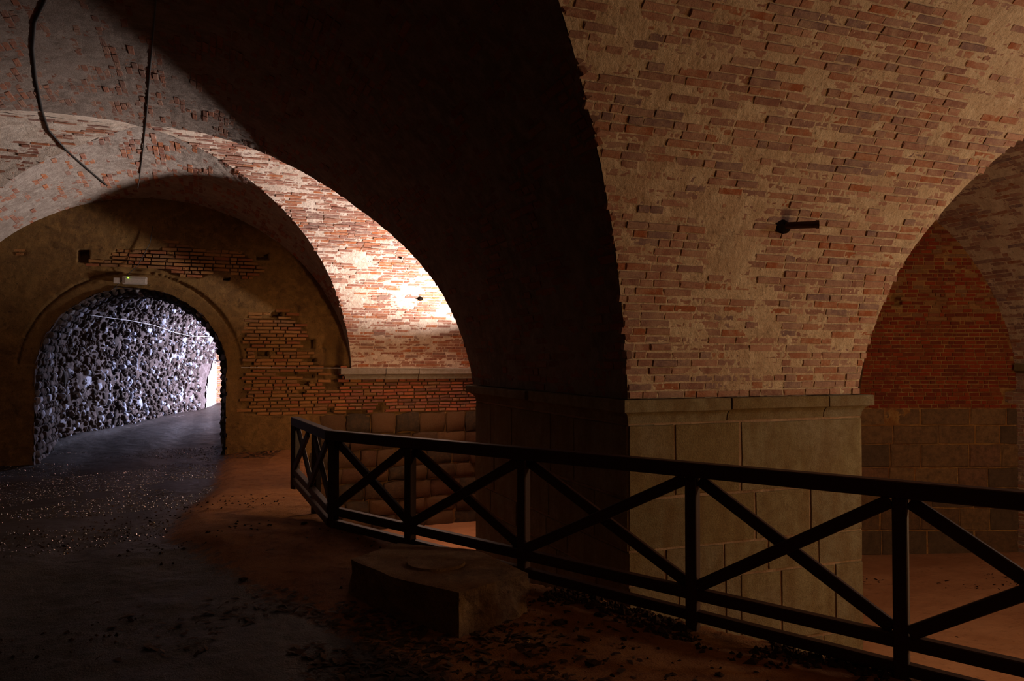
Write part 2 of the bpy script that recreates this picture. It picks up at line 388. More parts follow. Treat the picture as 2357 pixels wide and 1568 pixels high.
# ---- main barrel between the two groins (dark soffit)
def two_sided(zlo, zhi, zlo_l, zhi_l): return (zlo, zhi, zlo_l, zhi_l)
bR, bL = barrel(XC, 1), barrel(XC, -1)
def dd(p, S, T): return .0035 + .006*fbm(p, 1.3, 2) + .012*fbm(np.stack([S*4, T*8, 0*T], -1), 1., 3) + .008*fbm(p, 20, 2)
sA = lambda t: zA1(ph_of(t)); sB = lambda t: zA2(ph_of(t))
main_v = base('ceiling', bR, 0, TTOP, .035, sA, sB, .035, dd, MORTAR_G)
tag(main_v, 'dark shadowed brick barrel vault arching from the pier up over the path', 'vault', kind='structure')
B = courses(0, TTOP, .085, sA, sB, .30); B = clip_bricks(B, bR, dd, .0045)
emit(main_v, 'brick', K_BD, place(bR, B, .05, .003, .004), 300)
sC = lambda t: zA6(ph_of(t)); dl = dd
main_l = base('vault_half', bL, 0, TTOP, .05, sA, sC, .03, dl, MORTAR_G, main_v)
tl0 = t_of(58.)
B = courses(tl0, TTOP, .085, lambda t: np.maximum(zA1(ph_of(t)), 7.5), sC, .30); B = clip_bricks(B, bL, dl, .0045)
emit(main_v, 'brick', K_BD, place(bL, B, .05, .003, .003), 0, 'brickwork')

# ---- far web of the barrel, between groin and end wall
df = dd
sD = lambda t: zA3(ph_of(t)); sE = lambda t: 0*t+20.55
far_v = base('ceiling', bR, 0, TTOP, .04, sD, sE, .04, df, MORTAR_F)
tag(far_v, 'plastered vault strip directly over the end wall with its arched gateway', 'vault', kind='structure')
sF = lambda t: zA4(ph_of(t))
base('vault_half', bL, 0, TTOP, .04, sF, sE, .04, df, MORTAR_F, far_v)
for srf, st in ((bR, sD), (bL, sF)):
    B = courses(t_of(20.), TTOP, .10, st, sE, .30); B = clip_bricks(B, srf, df, .003)
    emit(far_v, 'brick', K_BO, place(srf, B, .05, .003, .005), 110)

# ---- far cross vault, right arm: lit web seen through the dark arch, and its hidden near half
webF = crossweb(zA3, 15.1)
a0 = lambda t: xb(webF.ph(t)); a1 = lambda t: 0*t+13.
def dF(p, S, T): return np.maximum(.001 + .009*fbm(p, 1.4, 2) + .010*fbm(np.stack([S*2.6, T*9, 0*T], -1), 1., 3) + .006*fbm(p, 24, 2), -.006)
lit = base('ceiling', webF, 0, webF.L, .024, a0, a1, .024, dF, MORTAR_W)
tag(lit, 'brightly lit crescent of brick vault seen beyond the dark arch', 'vault', kind='structure')
B = courses(0, webF.L, .082, a0, a1, .33); B = clip_bricks(B, webF, dF, .008)
emit(lit, 'brick', K_BO, place(webF, B, .05, .003, .004, .006), 300)
webN = crossweb(zA2, 15.1)
base('vault_half', webN, 0, webN.L, .06, lambda t: xb(webN.ph(t)), lambda t: 0*t+7.6, .06, dF, MORTAR_W, lit)
# left arm of the same crossing
webL1 = crossweb(zA4, 15.1); webL2 = crossweb(zA6, 15.1)
b0 = lambda t: 0*t-9.; 
left = base('ceiling', webL1, 0, webL1.L, .04, b0, lambda t: xb(webL1.ph(t), -1), .04, df, MORTAR_W)
tag(left, 'dim side vault with level brick courses at the left edge', 'vault', kind='structure')
B = courses(0, webL1.L, .09, b0, lambda t: xb(webL1.ph(t), -1), .33); B = clip_bricks(B, webL1, df, .003)
emit(left, 'brick', K_BO, place(webL1, B, .05, .004, .005), 120)
base('vault_half', webL2, 0, webL2.L, .08, b0, lambda t: xb(webL2.ph(t), -1), .08, df, MORTAR_W, left)

# ---- rest of the shell, behind and beside the camera
plain_d = d_vault(.01, .004, 0, .01)
shell = base('ceiling', barrel(XC, 1), 0, TTOP, .15, lambda t: 0*t-6, lambda t: zA0(ph_of(t)), .15, plain_d, MORTAR)
tag(shell, 'brick vault of the nave behind the viewpoint', 'vault', kind='structure')
base('vault_half', barrel(XC, -1), 0, TTOP, .15, lambda t: 0*t-6, lambda t: zA0(ph_of(t)), .15, plain_d, MORTAR, shell)
webB = crossweb(zA0, 1.8)
base('vault_half', webB, 0, webB.L, .15, lambda t: xb(webB.ph(t)), lambda t: 0*t+12, .15, plain_d, MORTAR, shell)
base('vault_half', web, 0, web.L, .12, lambda t: 0*t-9, lambda t: xb(web.ph(t), -1), .12, plain_d, MORTAR, shell)
base('vault_half', webB, 0, webB.L, .15, lambda t: 0*t-9, lambda t: xb(webB.ph(t), -1), .15, plain_d, MORTAR, shell)

# ---- aisle vault on the right
AX = 10.7
aR, aL = barrel(AX, 1, lambda z: H+0*z), barrel(AX, -1, lambda z: H+0*z)
RW = lambda x: 11.3+.387*(15.27-x)
def inv_web(ph): return zA1(ph)
aisle = base('ceiling', aR, 0, TTOP, .035, lambda t: np.minimum(zA1(ph_of(t)), 6.2)+0*t, lambda t: RW(xb(ph_of(t), 1, AX))+.25, .035, dF, MORTAR)
tag(aisle, 'side aisle vault of streaky brick and plaster at the right edge', 'vault', kind='structure')
B = courses(0, TTOP, .085, lambda t: np.maximum(zA1(ph_of(t)), 6.5), lambda t: RW(xb(ph_of(t), 1, AX)), .33); B = clip_bricks(B, aR, dF, .012)
emit(aisle, 'brick', K_BR, place(aR, B, .05, .003, .004), 200, vis=lambda u, v, C: u > 2180)
base('vault_half', aL, 0, TTOP, .1, lambda t: zA1(ph_of(t)), lambda t: RW(xb(ph_of(t), -1, AX))+.25, .1, plain_d, MORTAR, aisle)

# ------------------------------------------------------------------ planar masonry helpers
def wallsurf(x0, y0, x1, y1, z0=0.):
    L = math.hypot(x1-x0, y1-y0); dx, dy = (x1-x0)/L, (y1-y0)/L; nx, ny = dy, -dx
    def P(S, T): return np.stack([x0+S*dx+0*T, y0+S*dy+0*T, T+0*S], -1)
    s = Surf(P, lambda p: p+np.array([nx, ny, 0])); s.L = L; return s
def Z(y): return y+EYE
cst = lambda v: (lambda t: 0*t+v)

# ---- far end wall with its gateway: x from left respond to the right arm, plane y = 20.3
WX0 = -7.
fw = wallsurf(WX0, 20.3, 13., 20.3)
ACX, ACY, AR_ = -1.485, Z(-.37), 2.0
holes = []
def hole_px(u, v, w_, h_):
    a = math.atan((u-1178.5)/FPX)+TH; x = 20.3*math.tan(a); d = x*math.sin(TH)+20.3*math.cos(TH); z = Z((825.4-v)*d/FPX); holes.append((x, z, w_, h_))
for q in ((635, 725, .24, .13), (711, 793, .33, .26), (752, 797, .2, .09), (606, 815, .26, .12), (719, 829, .22, .09), (665, 861, .4, .10), (706, 867, .4, .09), (702, 884, .26, .09), (872, 941, .22, .22), (755, 946, .3, .09), (820, 949, .5, .08), (697, 908, .14, .08), (190, 590, .2, .26), (605, 590, .3, .16), (520, 643, .16, .06), (755, 670, .16, .16)): hole_px(*q)
def in_holes(x, z, g=0.):
    m = np.zeros(np.shape(x), bool)
    for hx_, hz_, hw, hh in holes: m |= (np.abs(x-hx_) < hw/2+g) & (np.abs(z-hz_) < hh/2+g)
    return m
def plaster(x, z):   # 1 where plaster hides the bricks
    q = np.stack([x, z*1.3, 0*x], -1); n = fbm(q, .9, 3)*1.4
    zz = z-EYE
    patch = np.exp(-((x-1.7)/.95)**2-((zz-.2)/.75)**2)*1.9 + 1.6*np.clip((-.1-zz)*4, 0, 1)*np.clip((zz+1.55)*4, 0, 1)*np.clip((x-.35)*.9, 0, 1) + np.exp(-((zz-2.25)/.5)**2)*.75 + np.where((zz < -.3) & (zz > -1.1) & (x > 2.9), 1, 0)
    return (.75 - patch + n*.55)
def opening(x, z): 
    return (((x-ACX)**2+(z-ACY)**2 < AR_**2) & (z > ACY)) | ((np.abs(x-ACX) < AR_) & (z <= ACY))
def pocket(x, z):
    return np.exp(-(((x-3.05)/.20)**4)-(((z-Z(-.1))/.62)**4))
def d_far(p, S, T):
    x, z = p[..., 0], p[..., 2]; pl = np.clip((plaster(x, z)+.16)*5, 0, 1)
    r = np.hypot(x-ACX, z-ACY); outer = ((r > 2.36) & (z > Z(-.17))) | (z <= Z(-.17))
    ring = np.where((z > Z(-.17)) & (r > 2.33) & (r < 2.39), -.05, 0)
    d = -.075 + .080*pl + .010*fbm(p, 5, 3) + .005*fbm(p, 26, 2) + np.where(outer, .0, -.04) + ring
    d = d - .35*pocket(x, z) - .05*np.clip((Z(-1.38)-z)*8, 0, 1)*np.clip((x-2.6)*3, 0, 1)
    return np.where(in_holes(x, z), -.28, d)
def wall_mask(S, T):
    x = WX0+S; n = .03*fbm(np.stack([x, T, 0*x], -1), 9, 2); r = np.hypot(x-ACX, T-ACY)
    op = ((r < AR_+n) & (T > ACY)) | ((np.abs(x-ACX) < AR_+n*1.5) & (T <= ACY))
    cx = (x-XC)/(R+.25); top = (T < HB+(H-.1)*np.sqrt(np.clip(1-cx**2, 0, 1))) | (T < Z(-.1)) | (x > 3.3)
    return ~op & ((T < Z(3.9)) & ((np.abs(cx) < 1) & top | (T < Z(-.1))))
wall_far = base('wall_far', fw, Z(-5.0), Z(4.0), .03, cst(0.), cst(fw.L), .03, d_far, MORTAR_O, mask=wall_mask)
tag(wall_far, 'ochre plaster and exposed brick end wall around the arched gateway', 'wall', kind='structure')
B = courses(Z(-1.39), Z(3.9), .087, cst(0.), cst(fw.L), .34, joint=.026)
x = WX0+B[:, 0]; z = B[:, 1]
keep = (plaster(x, z) < .02) & ~in_holes(x, z, .03) & (pocket(x, z) < .3) & (np.hypot(x-ACX, z-ACY) > 2.5) & ~((np.abs(x-ACX) < 2.1) & (z < ACY)) & (x > -4.5)
keep &= (HB+(H-.3)*np.sqrt(np.clip(1-((x-XC)/R)**2, 0, 1)) > z) | (z < Z(-.55))
B = B[keep]; xr = WX0+B[:, 0]
redish = (xr + rng.normal(size=len(B))*.35 > 3.3)
emit(wall_far, 'brick', K_BW, place(fw, B[~redish], .12, .008, .008), 230)
emit(wall_far, 'brick', K_BRR, place(fw, B[redish], .12, .008, .008), 70)
# rough stone courses low in the wall
def blocks(rows, xa, xb_, wmin, wmax, joint=.03):
    out = []
    for (zb, zt) in rows:
        x = xa - rng.uniform(0, .3)
        while x < xb_:
            w_ = rng.uniform(wmin, wmax)
            out.append((x+w_/2, (zb+zt)/2, w_-joint, (zt-zb)-joint)); x += w_
    return np.array(out)
rows = [(Z(-1.92), Z(-1.40)), (Z(-2.32), Z(-1.92)), (Z(-2.78), Z(-2.32)), (Z(-3.15), Z(-2.78)), (Z(-3.62), Z(-3.15)), (Z(-4.02), Z(-3.62)), (Z(-4.5), Z(-4.02))]
B = blocks(rows, 2.75-WX0, 12.-WX0, .42, .85, .03)
emit(wall_far, 'stone', K_BY, place(fw, B, .3, .05, .02, .02), 90)

# gateway reveal (thick rough opening)
prof = []
for zz in np.linspace(Z(-2.9), ACY, 40): prof.append((ACX-AR_, zz))
for a in np.linspace(math.pi, 0, 110)[1:-1]: prof.append((ACX+AR_*math.cos(a), ACY+AR_*math.sin(a)))
for zz in np.linspace(ACY, Z(-2.9), 40): prof.append((ACX+AR_, zz))
prof = np.array(prof); pl_ = np.r_[0, np.cumsum(np.hypot(*np.diff(prof, axis=0).T))]
rev = Surf(lambda S, T: np.stack([np.interp(T, pl_, prof[:, 0])+0*S, S+0*T, np.interp(T, pl_, prof[:, 1])], -1), lambda p: np.stack([np.full(p.shape[:-1], ACX), p[..., 1], np.full(p.shape[:-1], Z(-.6))], -1))
d_rev = lambda p, S, T: .05*fbm(p, 3.5, 3)+.03*fbm(p, 14, 2)
reveal = base('wall_gateway', rev, 0, pl_[-1], .05, cst(20.28), cst(22.95), .05, d_rev, RUBBLE)
tag(reveal, 'rough stone reveal lining the arched gateway', 'wall', kind='structure')
B = courses(0, pl_[-1], .17, cst(20.45), cst(22.9), .3, joint=.03)
emit(reveal, 'stone', K_RUB, place(rev, B, .12, .055, .02, .1), 90, vis=lambda u, v, C: (C[:, 0] < -.5))

# ------------------------------------------------------------------ rubble passage beyond the gateway
TR = 2.55
tp = []
for zz in np.linspace(Z(-2.6), Z(-.1), 30): tp.append((0., zz))
for a in np.linspace(math.pi, 0, 80)[1:]: tp.append((TR+TR*math.cos(a), Z(-.1)+TR*math.sin(a)*1.0))
for zz in np.linspace(Z(-.1), Z(-2.6), 30)[1:]: tp.append((2*TR, zz))
tp = np.array(tp); tl = np.r_[0, np.cumsum(np.hypot(*np.diff(tp, axis=0).T))]
def Ptun(S, T):
    r = np.interp(T, tl, tp[:, 0]); z = np.interp(T, tl, tp[:, 1])
    return np.stack([TO[0]+TU[0]*S+TV[0]*r, TO[1]+TU[1]*S+TV[1]*r, z+0*S], -1)
def reftun(p):
    s = (p[..., 0]-TO[0])*TU[0]+(p[..., 1]-TO[1])*TU[1]
    return np.stack([TO[0]+TU[0]*s+TV[0]*TR, TO[1]+TU[1]*s+TV[1]*TR, np.full(s.shape, Z(-.3))], -1)
ts = Surf(Ptun, reftun)
d_t = lambda p, S, T: .06*fbm(p, 2.2, 3)+.06*fbm(p, 7, 3)
TM = tl[30+40]
wt = base('wall_passage', ts, 0, TM, .05, cst(-1.2), cst(16.5), .055, d_t, RUBBLE)
tag(wt, 'rubble stone passage wall lit bluish white through the gateway', 'wall', kind='structure')
base('passage_side', ts, TM, tl[-1], .1, cst(.7), cst(8.4), .1, d_t, RUBBLE, wt)
B = courses(0, TM, .11, cst(-.6), cst(16.), .17, jit=.7, joint=.01)
sel = rng.random(len(B)) < .93; sel &= ~((B[:, 0] > 11.2) & (B[:, 1] < 2.4)); B = B[sel]; g_ = rng.lognormal(-.15, .38, len(B)); B[:, 3] *= g_*rng.uniform(.7, 1.5, len(B)); B[:, 2] *= g_*rng.uniform(.6, 1.2, len(B)); B[:, 0] += rng.normal(size=len(B))*.06; B[:, 1] += rng.normal(size=len(B))*.05; B = B[B[:, 0] < 13.2]
emit(wt, 'stone', K_RUB, place(ts, B, .13, .045, .035, .45), 300)
patch = base('plaster_patch', ts, .05, 2.6, .05, cst(11.2), cst(13.4), .05, lambda p, S, T: .05+.015*fbm(p, 5, 3), MORTAR_F, wt, mask=lambda S, T: S > 12.05+.5*fbm(np.stack([S, T, 0*S], -1), 1.6, 3)+np.clip(T-1.9, 0, 2)*1.5)
# orange brick end of the passage
e0, e1 = tun(13.25, -.1, 0), tun(16, 7, 0)
ew = wallsurf(e0[0], e0[1], e1[0], e1[1])
d_e = lambda p, S, T: .01*fbm(p, 6, 3)
we = base('wall_passage_end', ew, Z(-2.6), Z(3), .06, cst(0.), cst(ew.L), .06, d_e, MORTAR_R)
tag(we, 'sunlit orange brick wall closing the far end of the passage', 'wall', kind='structure')
B = courses(Z(-2.5), Z(2.5), .09, cst(0.), cst(ew.L), .3, joint=.02)
emit(we, 'brick', K_BO, place(ew, B, .06, .015, .004), 60, vis=lambda u, v, C: (u < 530) & (u > 490) & (v > 780) & (v < 940))

# ------------------------------------------------------------------ aisle end wall: red brick over brown ashlar
rx0, rx1 = 6.1, 15.32
rwS = wallsurf(rx0, RW(rx0), rx1, RW(rx1))
rholes = []
def rhole(u, v, w_, h_):
    a = math.tan(math.atan((u-1178.5)/FPX)+TH); x = None
    # x/y = a with y = RW(x)
    y = (11.3+.387*15.27)/(1+.387*a); x = a*y; d = x*math.sin(TH)+y*math.cos(TH); rholes.append(((x-rx0)/math.cos(math.atan(.387)), Z((825.4-v)*d/FPX), w_, h_))
rhole(2065, 691, .2, .2); rhole(2328, 916, .2, .24)
def in_rh(S, T, g=0.):
    m = np.zeros(np.shape(S), bool)
    for a, b, c, d in rholes: m |= (np.abs(S-a) < c/2+g) & (np.abs(T-b) < d/2+g)
    return m
d_r = lambda p, S, T: np.where(in_rh(S, T), -.25, -.012+.010*fbm(p, 5, 3)+.004*fbm(p, 28, 2)+.008*fbm(p, 1.2, 2)+.012*np.clip((T-Z(.6))*.8, 0, 1)*fbm(p+9, 1.6, 2))
def r_mask(S, T):
    x = rx0+S*math.cos(math.atan(.387)); return (T < HB+(H+.15)*np.sqrt(np.clip(1-((x-AX)/(R+.15))**2, 0, 1))) | (T < Z(-.2))
wr = base('wall_right', rwS, Z(-4.3), Z(4.1), .04, cst(0.), cst(rwS.L), .04, d_r, MORTAR_R, mask=r_mask)
tag(wr, 'deep red brick wall over brown ashlar blocks closing the right aisle', 'wall', kind='structure')
B = courses(Z(-1.0), Z(3.9), .080, cst(0.), cst(rwS.L), .22, joint=.02); xx = rx0+B[:, 0]*math.cos(math.atan(.387))
B = B[~in_rh(B[:, 0], B[:, 1], .04) & (B[:, 1] < HB+(H-.03)*np.sqrt(np.clip(1-((xx-AX)/R)**2, 0, 1)))]
och = (B[:, 1] > Z(.75)) & (rng.random(len(B)) < .4)
emit(wr, 'brick', K_BS, place(rwS, B[~och], .08, .004, .004), 250, vis=lambda u, v, C: (u > 1965) & (C[:, 0] > 10.3))
emit(wr, 'brick', K_BW, place(rwS, B[och], .08, .004, .004), 50, vis=lambda u, v, C: (u > 1965) & (C[:, 0] > 10.3))
rows = [(Z(-1.345), Z(-1.0)), (Z(-1.72), Z(-1.345)), (Z(-2.19), Z(-1.72)), (Z(-2.6), Z(-2.19)), (Z(-3.0), Z(-2.6)), (Z(-3.45), Z(-3.0)), (Z(-3.95), Z(-3.45))]
B = blocks(rows, 3.5, rwS.L, .45, 1.0, .016)
emit(wr, 'block', K_BB, place(rwS, B, .25, .01, .008, .004), 80)
# right side wall of the aisle with its stone cornice
sw = wallsurf(15.27, 16, 15.27, 5)
ws = base('wall_aisle', sw, Z(-4.3), SPR+.02, .08, cst(0.), cst(sw.L), .08, d_e, MORTAR)
tag(ws, 'brick side wall of the right aisle at the very right edge', 'wall', kind='structure')
B = courses(Z(-4.2), SPR, .08, cst(3.), cst(sw.L), .28, joint=.02)
emit(ws, 'brick', K_BR, place(sw, B, .06, .012, .004), 60, vis=lambda u, v, C: (u > 2325) & (v > 870))
# walls that close the arms out of sight
sh = base('wall_left', wallsurf(-9, -3, -9, 21), Z(-2.8), Z(4.2), .3, cst(0.), cst(24.), .3, d_e, MORTAR_D)
tag(sh, 'brick wall closing the left arms of the crossing', 'wall', kind='structure')
for nm, q in (('wall_arm', (12.95, 20.4, 12.95, 14.2)), ('wall_arm', (6.2, 15, 6.2, 10.4)), ('wall_back', (14, -2.6, 3.5, -2.6)), ('wall_back', (4, -6, -6.5, -6))):
    o = base(nm, wallsurf(*q), Z(-5), Z(4.2), .3, cst(0.), cst(math.hypot(q[2]-q[0], q[3]-q[1])), .3, d_e, MORTAR_D)
    tag(o, {'wall_arm': 'masonry closing the side arm behind the pier', 'wall_back': 'masonry behind the viewpoint'}[nm], 'wall', kind='structure')
    if nm.startswith('wall_'): o['group'] = 'unseen closing masonry'

# ------------------------------------------------------------------ piers
def boxmesh(name, c, s, mat, parent, bev=.006, seg=1, rot=None):
    import bmesh
    bm = bmesh.new(); bmesh.ops.create_cube(bm, size=1)
    for v in bm.verts: v.co = Vector((v.co.x*s[0], v.co.y*s[1], v.co.z*s[2]))
    if bev: bmesh.ops.bevel(bm, geom=bm.edges[:], offset=bev, segments=seg, affect='EDGES')
    me = bpy.data.meshes.new(name); bm.to_mesh(me); bm.free(); o = link(name, me, mat, parent)
    o.location = c
    if rot is not None: o.rotation_euler = rot
    return o
PX0, PX1, PY0, PY1 = 3.5, 6.16, 6.2, 10.43
pier = empty('stone_pier', (PX0+1.33, 8.3, Z(-4.0)))
tag(pier, 'massive square pier of grey ashlar blocks standing behind the railing', 'pier')
bpy.context.view_layer.update()
def local(o): o.location = Vector(o.location)-Vector(pier.location)
core = boxmesh('core', (PX0+1.33, (PY0+PY1)/2, (Z(-4.0)+Z(-.40))/2), (PX1-PX0-.016, PY1-PY0-.016, 3.6), JOINT, pier, 0); local(core)
prow = [(Z(-1.25), Z(-.585)), (Z(-1.71), Z(-1.25)), (Z(-2.01), Z(-1.71)), (Z(-2.69), Z(-2.01)), (Z(-3.3), Z(-2.69)), (Z(-4.0), Z(-3.3))]
def ux(u): return PY0*math.tan(math.atan((u-1178.5)/FPX)+TH)
pj = [[1552, 1702], [1580, 1736, 1862], [1530, 1664, 1765, 1880], [1560, 1668, 1702, 1794, 1918], [1600, 1760, 1890], [1560, 1720, 1850]]
front = wallsurf(PX0, PY0, PX1, PY0); Bf = []
for (zb, zt), js in zip(prow, pj):
    xs = [PX0]+[ux(u) for u in js]+[PX1]
    for a, b in zip(xs[:-1], xs[1:]): Bf.append(((a+b)/2-PX0, (zb+zt)/2, b-a-.011, zt-zb-.012))
Mp = [place(front, np.array(Bf), .3, .004, .003, .001)]
for (x0, y0, x1, y1) in ((PX0, PY1, PX0, PY0), (PX1, PY0, PX1, PY1), (PX1, PY1, PX0, PY1)):
    srf = wallsurf(x0, y0, x1, y1); bl = []
    for k, (zb, zt) in enumerate(prow):
        n = 5 if srf.L > 3 else 3; xs = np.linspace(0, srf.L, n+1); xs[1:-1] += rng.normal(size=n-1)*.14 + (.2 if k % 2 else -.2)
        for a, b in zip(xs[:-1], xs[1:]): bl.append(((a+b)/2, (zb+zt)/2, b-a-.011, zt-zb-.012))
    Mp.append(place(srf, np.array(bl), .28, .004, .003, .001))
Mp = np.concatenate(Mp); Mp[:, :3, 3] -= np.array(pier.location)
def emit_all(parent, name, kit, M):
    for m in M:
        o = bpy.data.objects.new(name, kit.me[rng.integers(0, len(kit.me))]); COL.objects.link(o); o.parent = parent; o.matrix_local = Matrix(m.tolist())
emit_all(pier, 'block', K_BL, Mp)
# moulded cornice stones: profile swept along an edge, mitred by running past the corners
def cornice(name, path, prof, mat, parent, off=(0, 0, 0), seed=0, n_per=None):
    """path: corner points (x,y) with outward side on the right of travel; prof: (out, z)"""
    pts = [np.array(p, float) for p in path]; V = []; 
    for i, p in enumerate(pts):
        d0 = pts[i]-pts[i-1] if i > 0 else pts[i+1]-pts[i]; d1 = pts[i+1]-pts[i] if i < len(pts)-1 else d0
        d0 = d0/np.linalg.norm(d0); d1 = d1/np.linalg.norm(d1); n0 = np.array([d0[1], -d0[0]]); n1 = np.array([d1[1], -d1[0]])
        m = n0+n1; m = m/(m@n0)
        for (q, z) in prof: V.append((p[0]+m[0]*q-off[0], p[1]+m[1]*q-off[1], z-off[2]))
    k = len(prof); F = []
    for i in range(len(pts)-1):
        for j in range(k):
            j2 = (j+1) % k; F.append((i*k+j, i*k+j2, (i+1)*k+j2, (i+1)*k+j))
    F.append(tuple(range(k-1, -1, -1))); F.append(tuple((len(pts)-1)*k+j for j in range(k)))
    me = bpy.data.meshes.new(name); me.from_pydata(V, [], F); me.update()
    import bmesh
    bm = bmesh.new(); bm.from_mesh(me); bmesh.ops.recalc_face_normals(bm, faces=bm.faces[:]); bm.to_mesh(me); bm.free()
    return link(name, me, mat, parent)
def cprof(top, mid, bot, p, back=-.25):
    pr = [(back, top), (p-.008, top), (p, top-.012), (p, mid+.006), (p-.012, mid)]
    for a in np.linspace(.12, 1, 6): pr.append(((p-.018)*(1-math.sin(a*math.pi/2)), mid-(mid-bot)*(1-math.cos(a*math.pi/2))*.9-.0))
    pr.append((0.0, bot)); pr.append((back, bot)); return pr
PR = cprof(Z(-.362), Z(-.470), Z(-.575), .085)
G = .006
xs = [ux(1672), ux(1894)]
ploc = pier.location
cornice('cornice', [(PX0, 8.35), (PX0, PY0), (xs[0]-G, PY0)], cprof(Z(-.364), Z(-.478), Z(-.578), .075), BLOCK, pier, ploc)
cornice('cornice', [(xs[0]+G, PY0), (xs[1]-G, PY0)], PR, BLOCK, pier, ploc)
cornice('cornice', [(xs[1]+G, PY0), (PX1, PY0), (PX1, 8.2)], PR, BLOCK, pier, ploc)
cornice('cornice', [(PX1, 8.212), (PX1, PY1), (4.8, PY1)], PR, BLOCK, pier, ploc)
cornice('cornice', [(4.79, PY1), (PX0, PY1), (PX0, 8.36)], cprof(Z(-.37), Z(-.47), Z(-.575), .11), BLOCK, pier, ploc)
# left pier opposite (out of the picture)
lx1 = XC-R; lx0 = lx1-2.6
lp = empty('stone_pier', (lx1-1.3, 8.3, 0)); bpy.context.view_layer.update()
boxmesh('core', (0, 0, .2), (2.58, PY1-PY0-.02, 2.4), JOINT, lp, 0)
for (x0, y0, x1, y1) in ((lx1, PY0, lx1, PY1), (lx0, PY0, lx1, PY0), (lx1, PY1, lx0, PY1)):
    srf = wallsurf(x0, y0, x1, y1); bl = []
    for k, (zb, zt) in enumerate(((Z(-2.1), Z(-1.55)), (Z(-1.55), Z(-1.1)), (Z(-1.1), Z(-.585)))):
        n = 6 if srf.L > 3 else 3; xs = np.linspace(0, srf.L, n+1); xs[1:-1] += (.2 if k % 2 else -.2)
        for a, b in zip(xs[:-1], xs[1:]): bl.append(((a+b)/2, (zb+zt)/2, b-a-.011, zt-zb-.012))
    M_ = place(srf, np.array(bl), .28, .004, .003, .001); M_[:, :3, 3] -= np.array(lp.location); emit_all(lp, 'block', K_BL, M_)
cornice('cornice', [(lx0, PY0), (lx1, PY0), (lx1, PY1), (lx0, PY1)], PR, BLOCK, lp, lp.location)
tag(lp, 'ashlar pier on the left side of the path, opposite the large pier', 'pier')
# far cornice
fc = cornice('trim_1', [(3.33, 20.5), (3.33, 20.22), (4.33, 20.22)], cprof(Z(-.24), Z(-.40), Z(-.53), .13), LEDGE, None)
tag(fc, 'left length of the grey moulded ledge under the bright brick vault', 'cornice', kind='structure')
fc = cornice('trim_2', [(4.345, 20.22), (5.2, 20.22)], cprof(Z(-.245), Z(-.40), Z(-.535), .13), LEDGE, None)
tag(fc, 'middle length of the grey moulded ledge under the bright brick vault', 'cornice', kind='structure')
fc = cornice('trim_3', [(5.215, 20.22), (12.9, 20.22)], cprof(Z(-.24), Z(-.405), Z(-.53), .13), LEDGE, None)
tag(fc, 'right length of the grey moulded ledge under the bright brick vault', 'cornice', kind='structure')
fc = cornice('trim_4', [(15.27, 11.25), (15.27, 6.5)], cprof(Z(-.1), Z(-.25), Z(-.4), .14), BLOCK, None)
tag(fc, 'greenish grey stone ledge at the right edge beside the red brick wall', 'cornice', kind='structure')

# ------------------------------------------------------------------ ground
RA, RB, RC = np.array([1.10, 10.5]), np.array([1.24, 8.45]), np.array([4.75, 2.40])
EDG_Y = np.array([-7, 0., 2.4, 3.0, 8.45, 10.5, 14, 20.6, 21.2]); EDG_X = np.array([8.5, 6.3, 4.95, 4.55, 1.36, 1.28, 1.6, 2.35, 14])
WB_Y = np.array([-4., 4, 5.5, 7, 9, 11.6, 14, 20, 24]); WB_X = np.array([3, 1.75, 1.05, .4, -.35, -.15, .2, .4, .4])
def smooth(x): x = np.clip(x, 0, 1); return x*x*(3-2*x)
def ground_h(X, Y):
    P = np.stack([X, Y, 0*X], -1)
    b = np.interp(Y, [-6, 4.5, 8.4, 13, 19, 22, 24, 40], [-1.97, -1.95, -1.84, -2.12, -2.42, -2.27, -2.12, -2.0])
    ex = np.interp(Y, EDG_Y, EDG_X); wb = np.interp(Y, WB_Y, WB_X)
    bank = smooth((X-wb)/.5+.3)*.11*smooth((Y-6.3)/2.5)
    z = b + bank + .035*fbm(P, .8, 3) + .018*fbm(P, 5, 3) + .006*fbm(P, 22, 2)
    rut = -.05*np.exp(-((X+1.2-.04*(Y-8))/.35)**2)-.04*np.exp(-((X+3.0-.04*(Y-8))/.4)**2)
    e = X-ex-.10*fbm(P, 2.2, 3)
    drop = smooth(e/.28)*2.6
    return Z(z+rut-drop+.03*np.exp(-(e/.12)**2)*fbm(P, 9, 2))
def gmesh(name, xs, ys, hf, mat, attr=None, mask=None):
    X, Y = np.meshgrid(xs, ys, indexing='ij'); Zz = hf(X, Y); V = np.stack([X, Y, Zz], -1); m = None
    if mask is not None: m = mask((X[:-1, :-1]+X[1:, 1:])/2, (Y[:-1, :-1]+Y[1:, 1:])/2)
    F = gridfaces(len(xs), len(ys), m)[:, ::-1]
    at = {'wet': ('POINT', attr(X, Y).ravel())} if attr else None
    return npmesh(name, V, F[:, ::-1] if False else F[:, ::-1], mat, None, True, at)
def wetf(X, Y): return np.clip(.5-(X-np.interp(Y, WB_Y, WB_X))*1.3, 0, 1)
gy = np.concatenate([np.arange(-6, 2, .15), np.arange(2, 9, .03), np.arange(9, 21.9, .045)])
gx = np.concatenate([np.arange(-9, -6, .2), np.arange(-6, -3, .06), np.arange(-3, 5.6, .035)])
fl = gmesh('floor', gx, gy, ground_h, GROUND, wetf, lambda X, Y: (X < np.interp(Y, EDG_Y, EDG_X)+.6) & ((Y < 20.6) | (X < 3)))
tag(fl, 'dark muddy earth path with a dry bank beside the railing', 'ground', kind='structure')
def tg(S, Rr):
    p = TO[None, None]+TU*S[..., None]+TV*Rr[..., None]; return p[..., 0], p[..., 1]
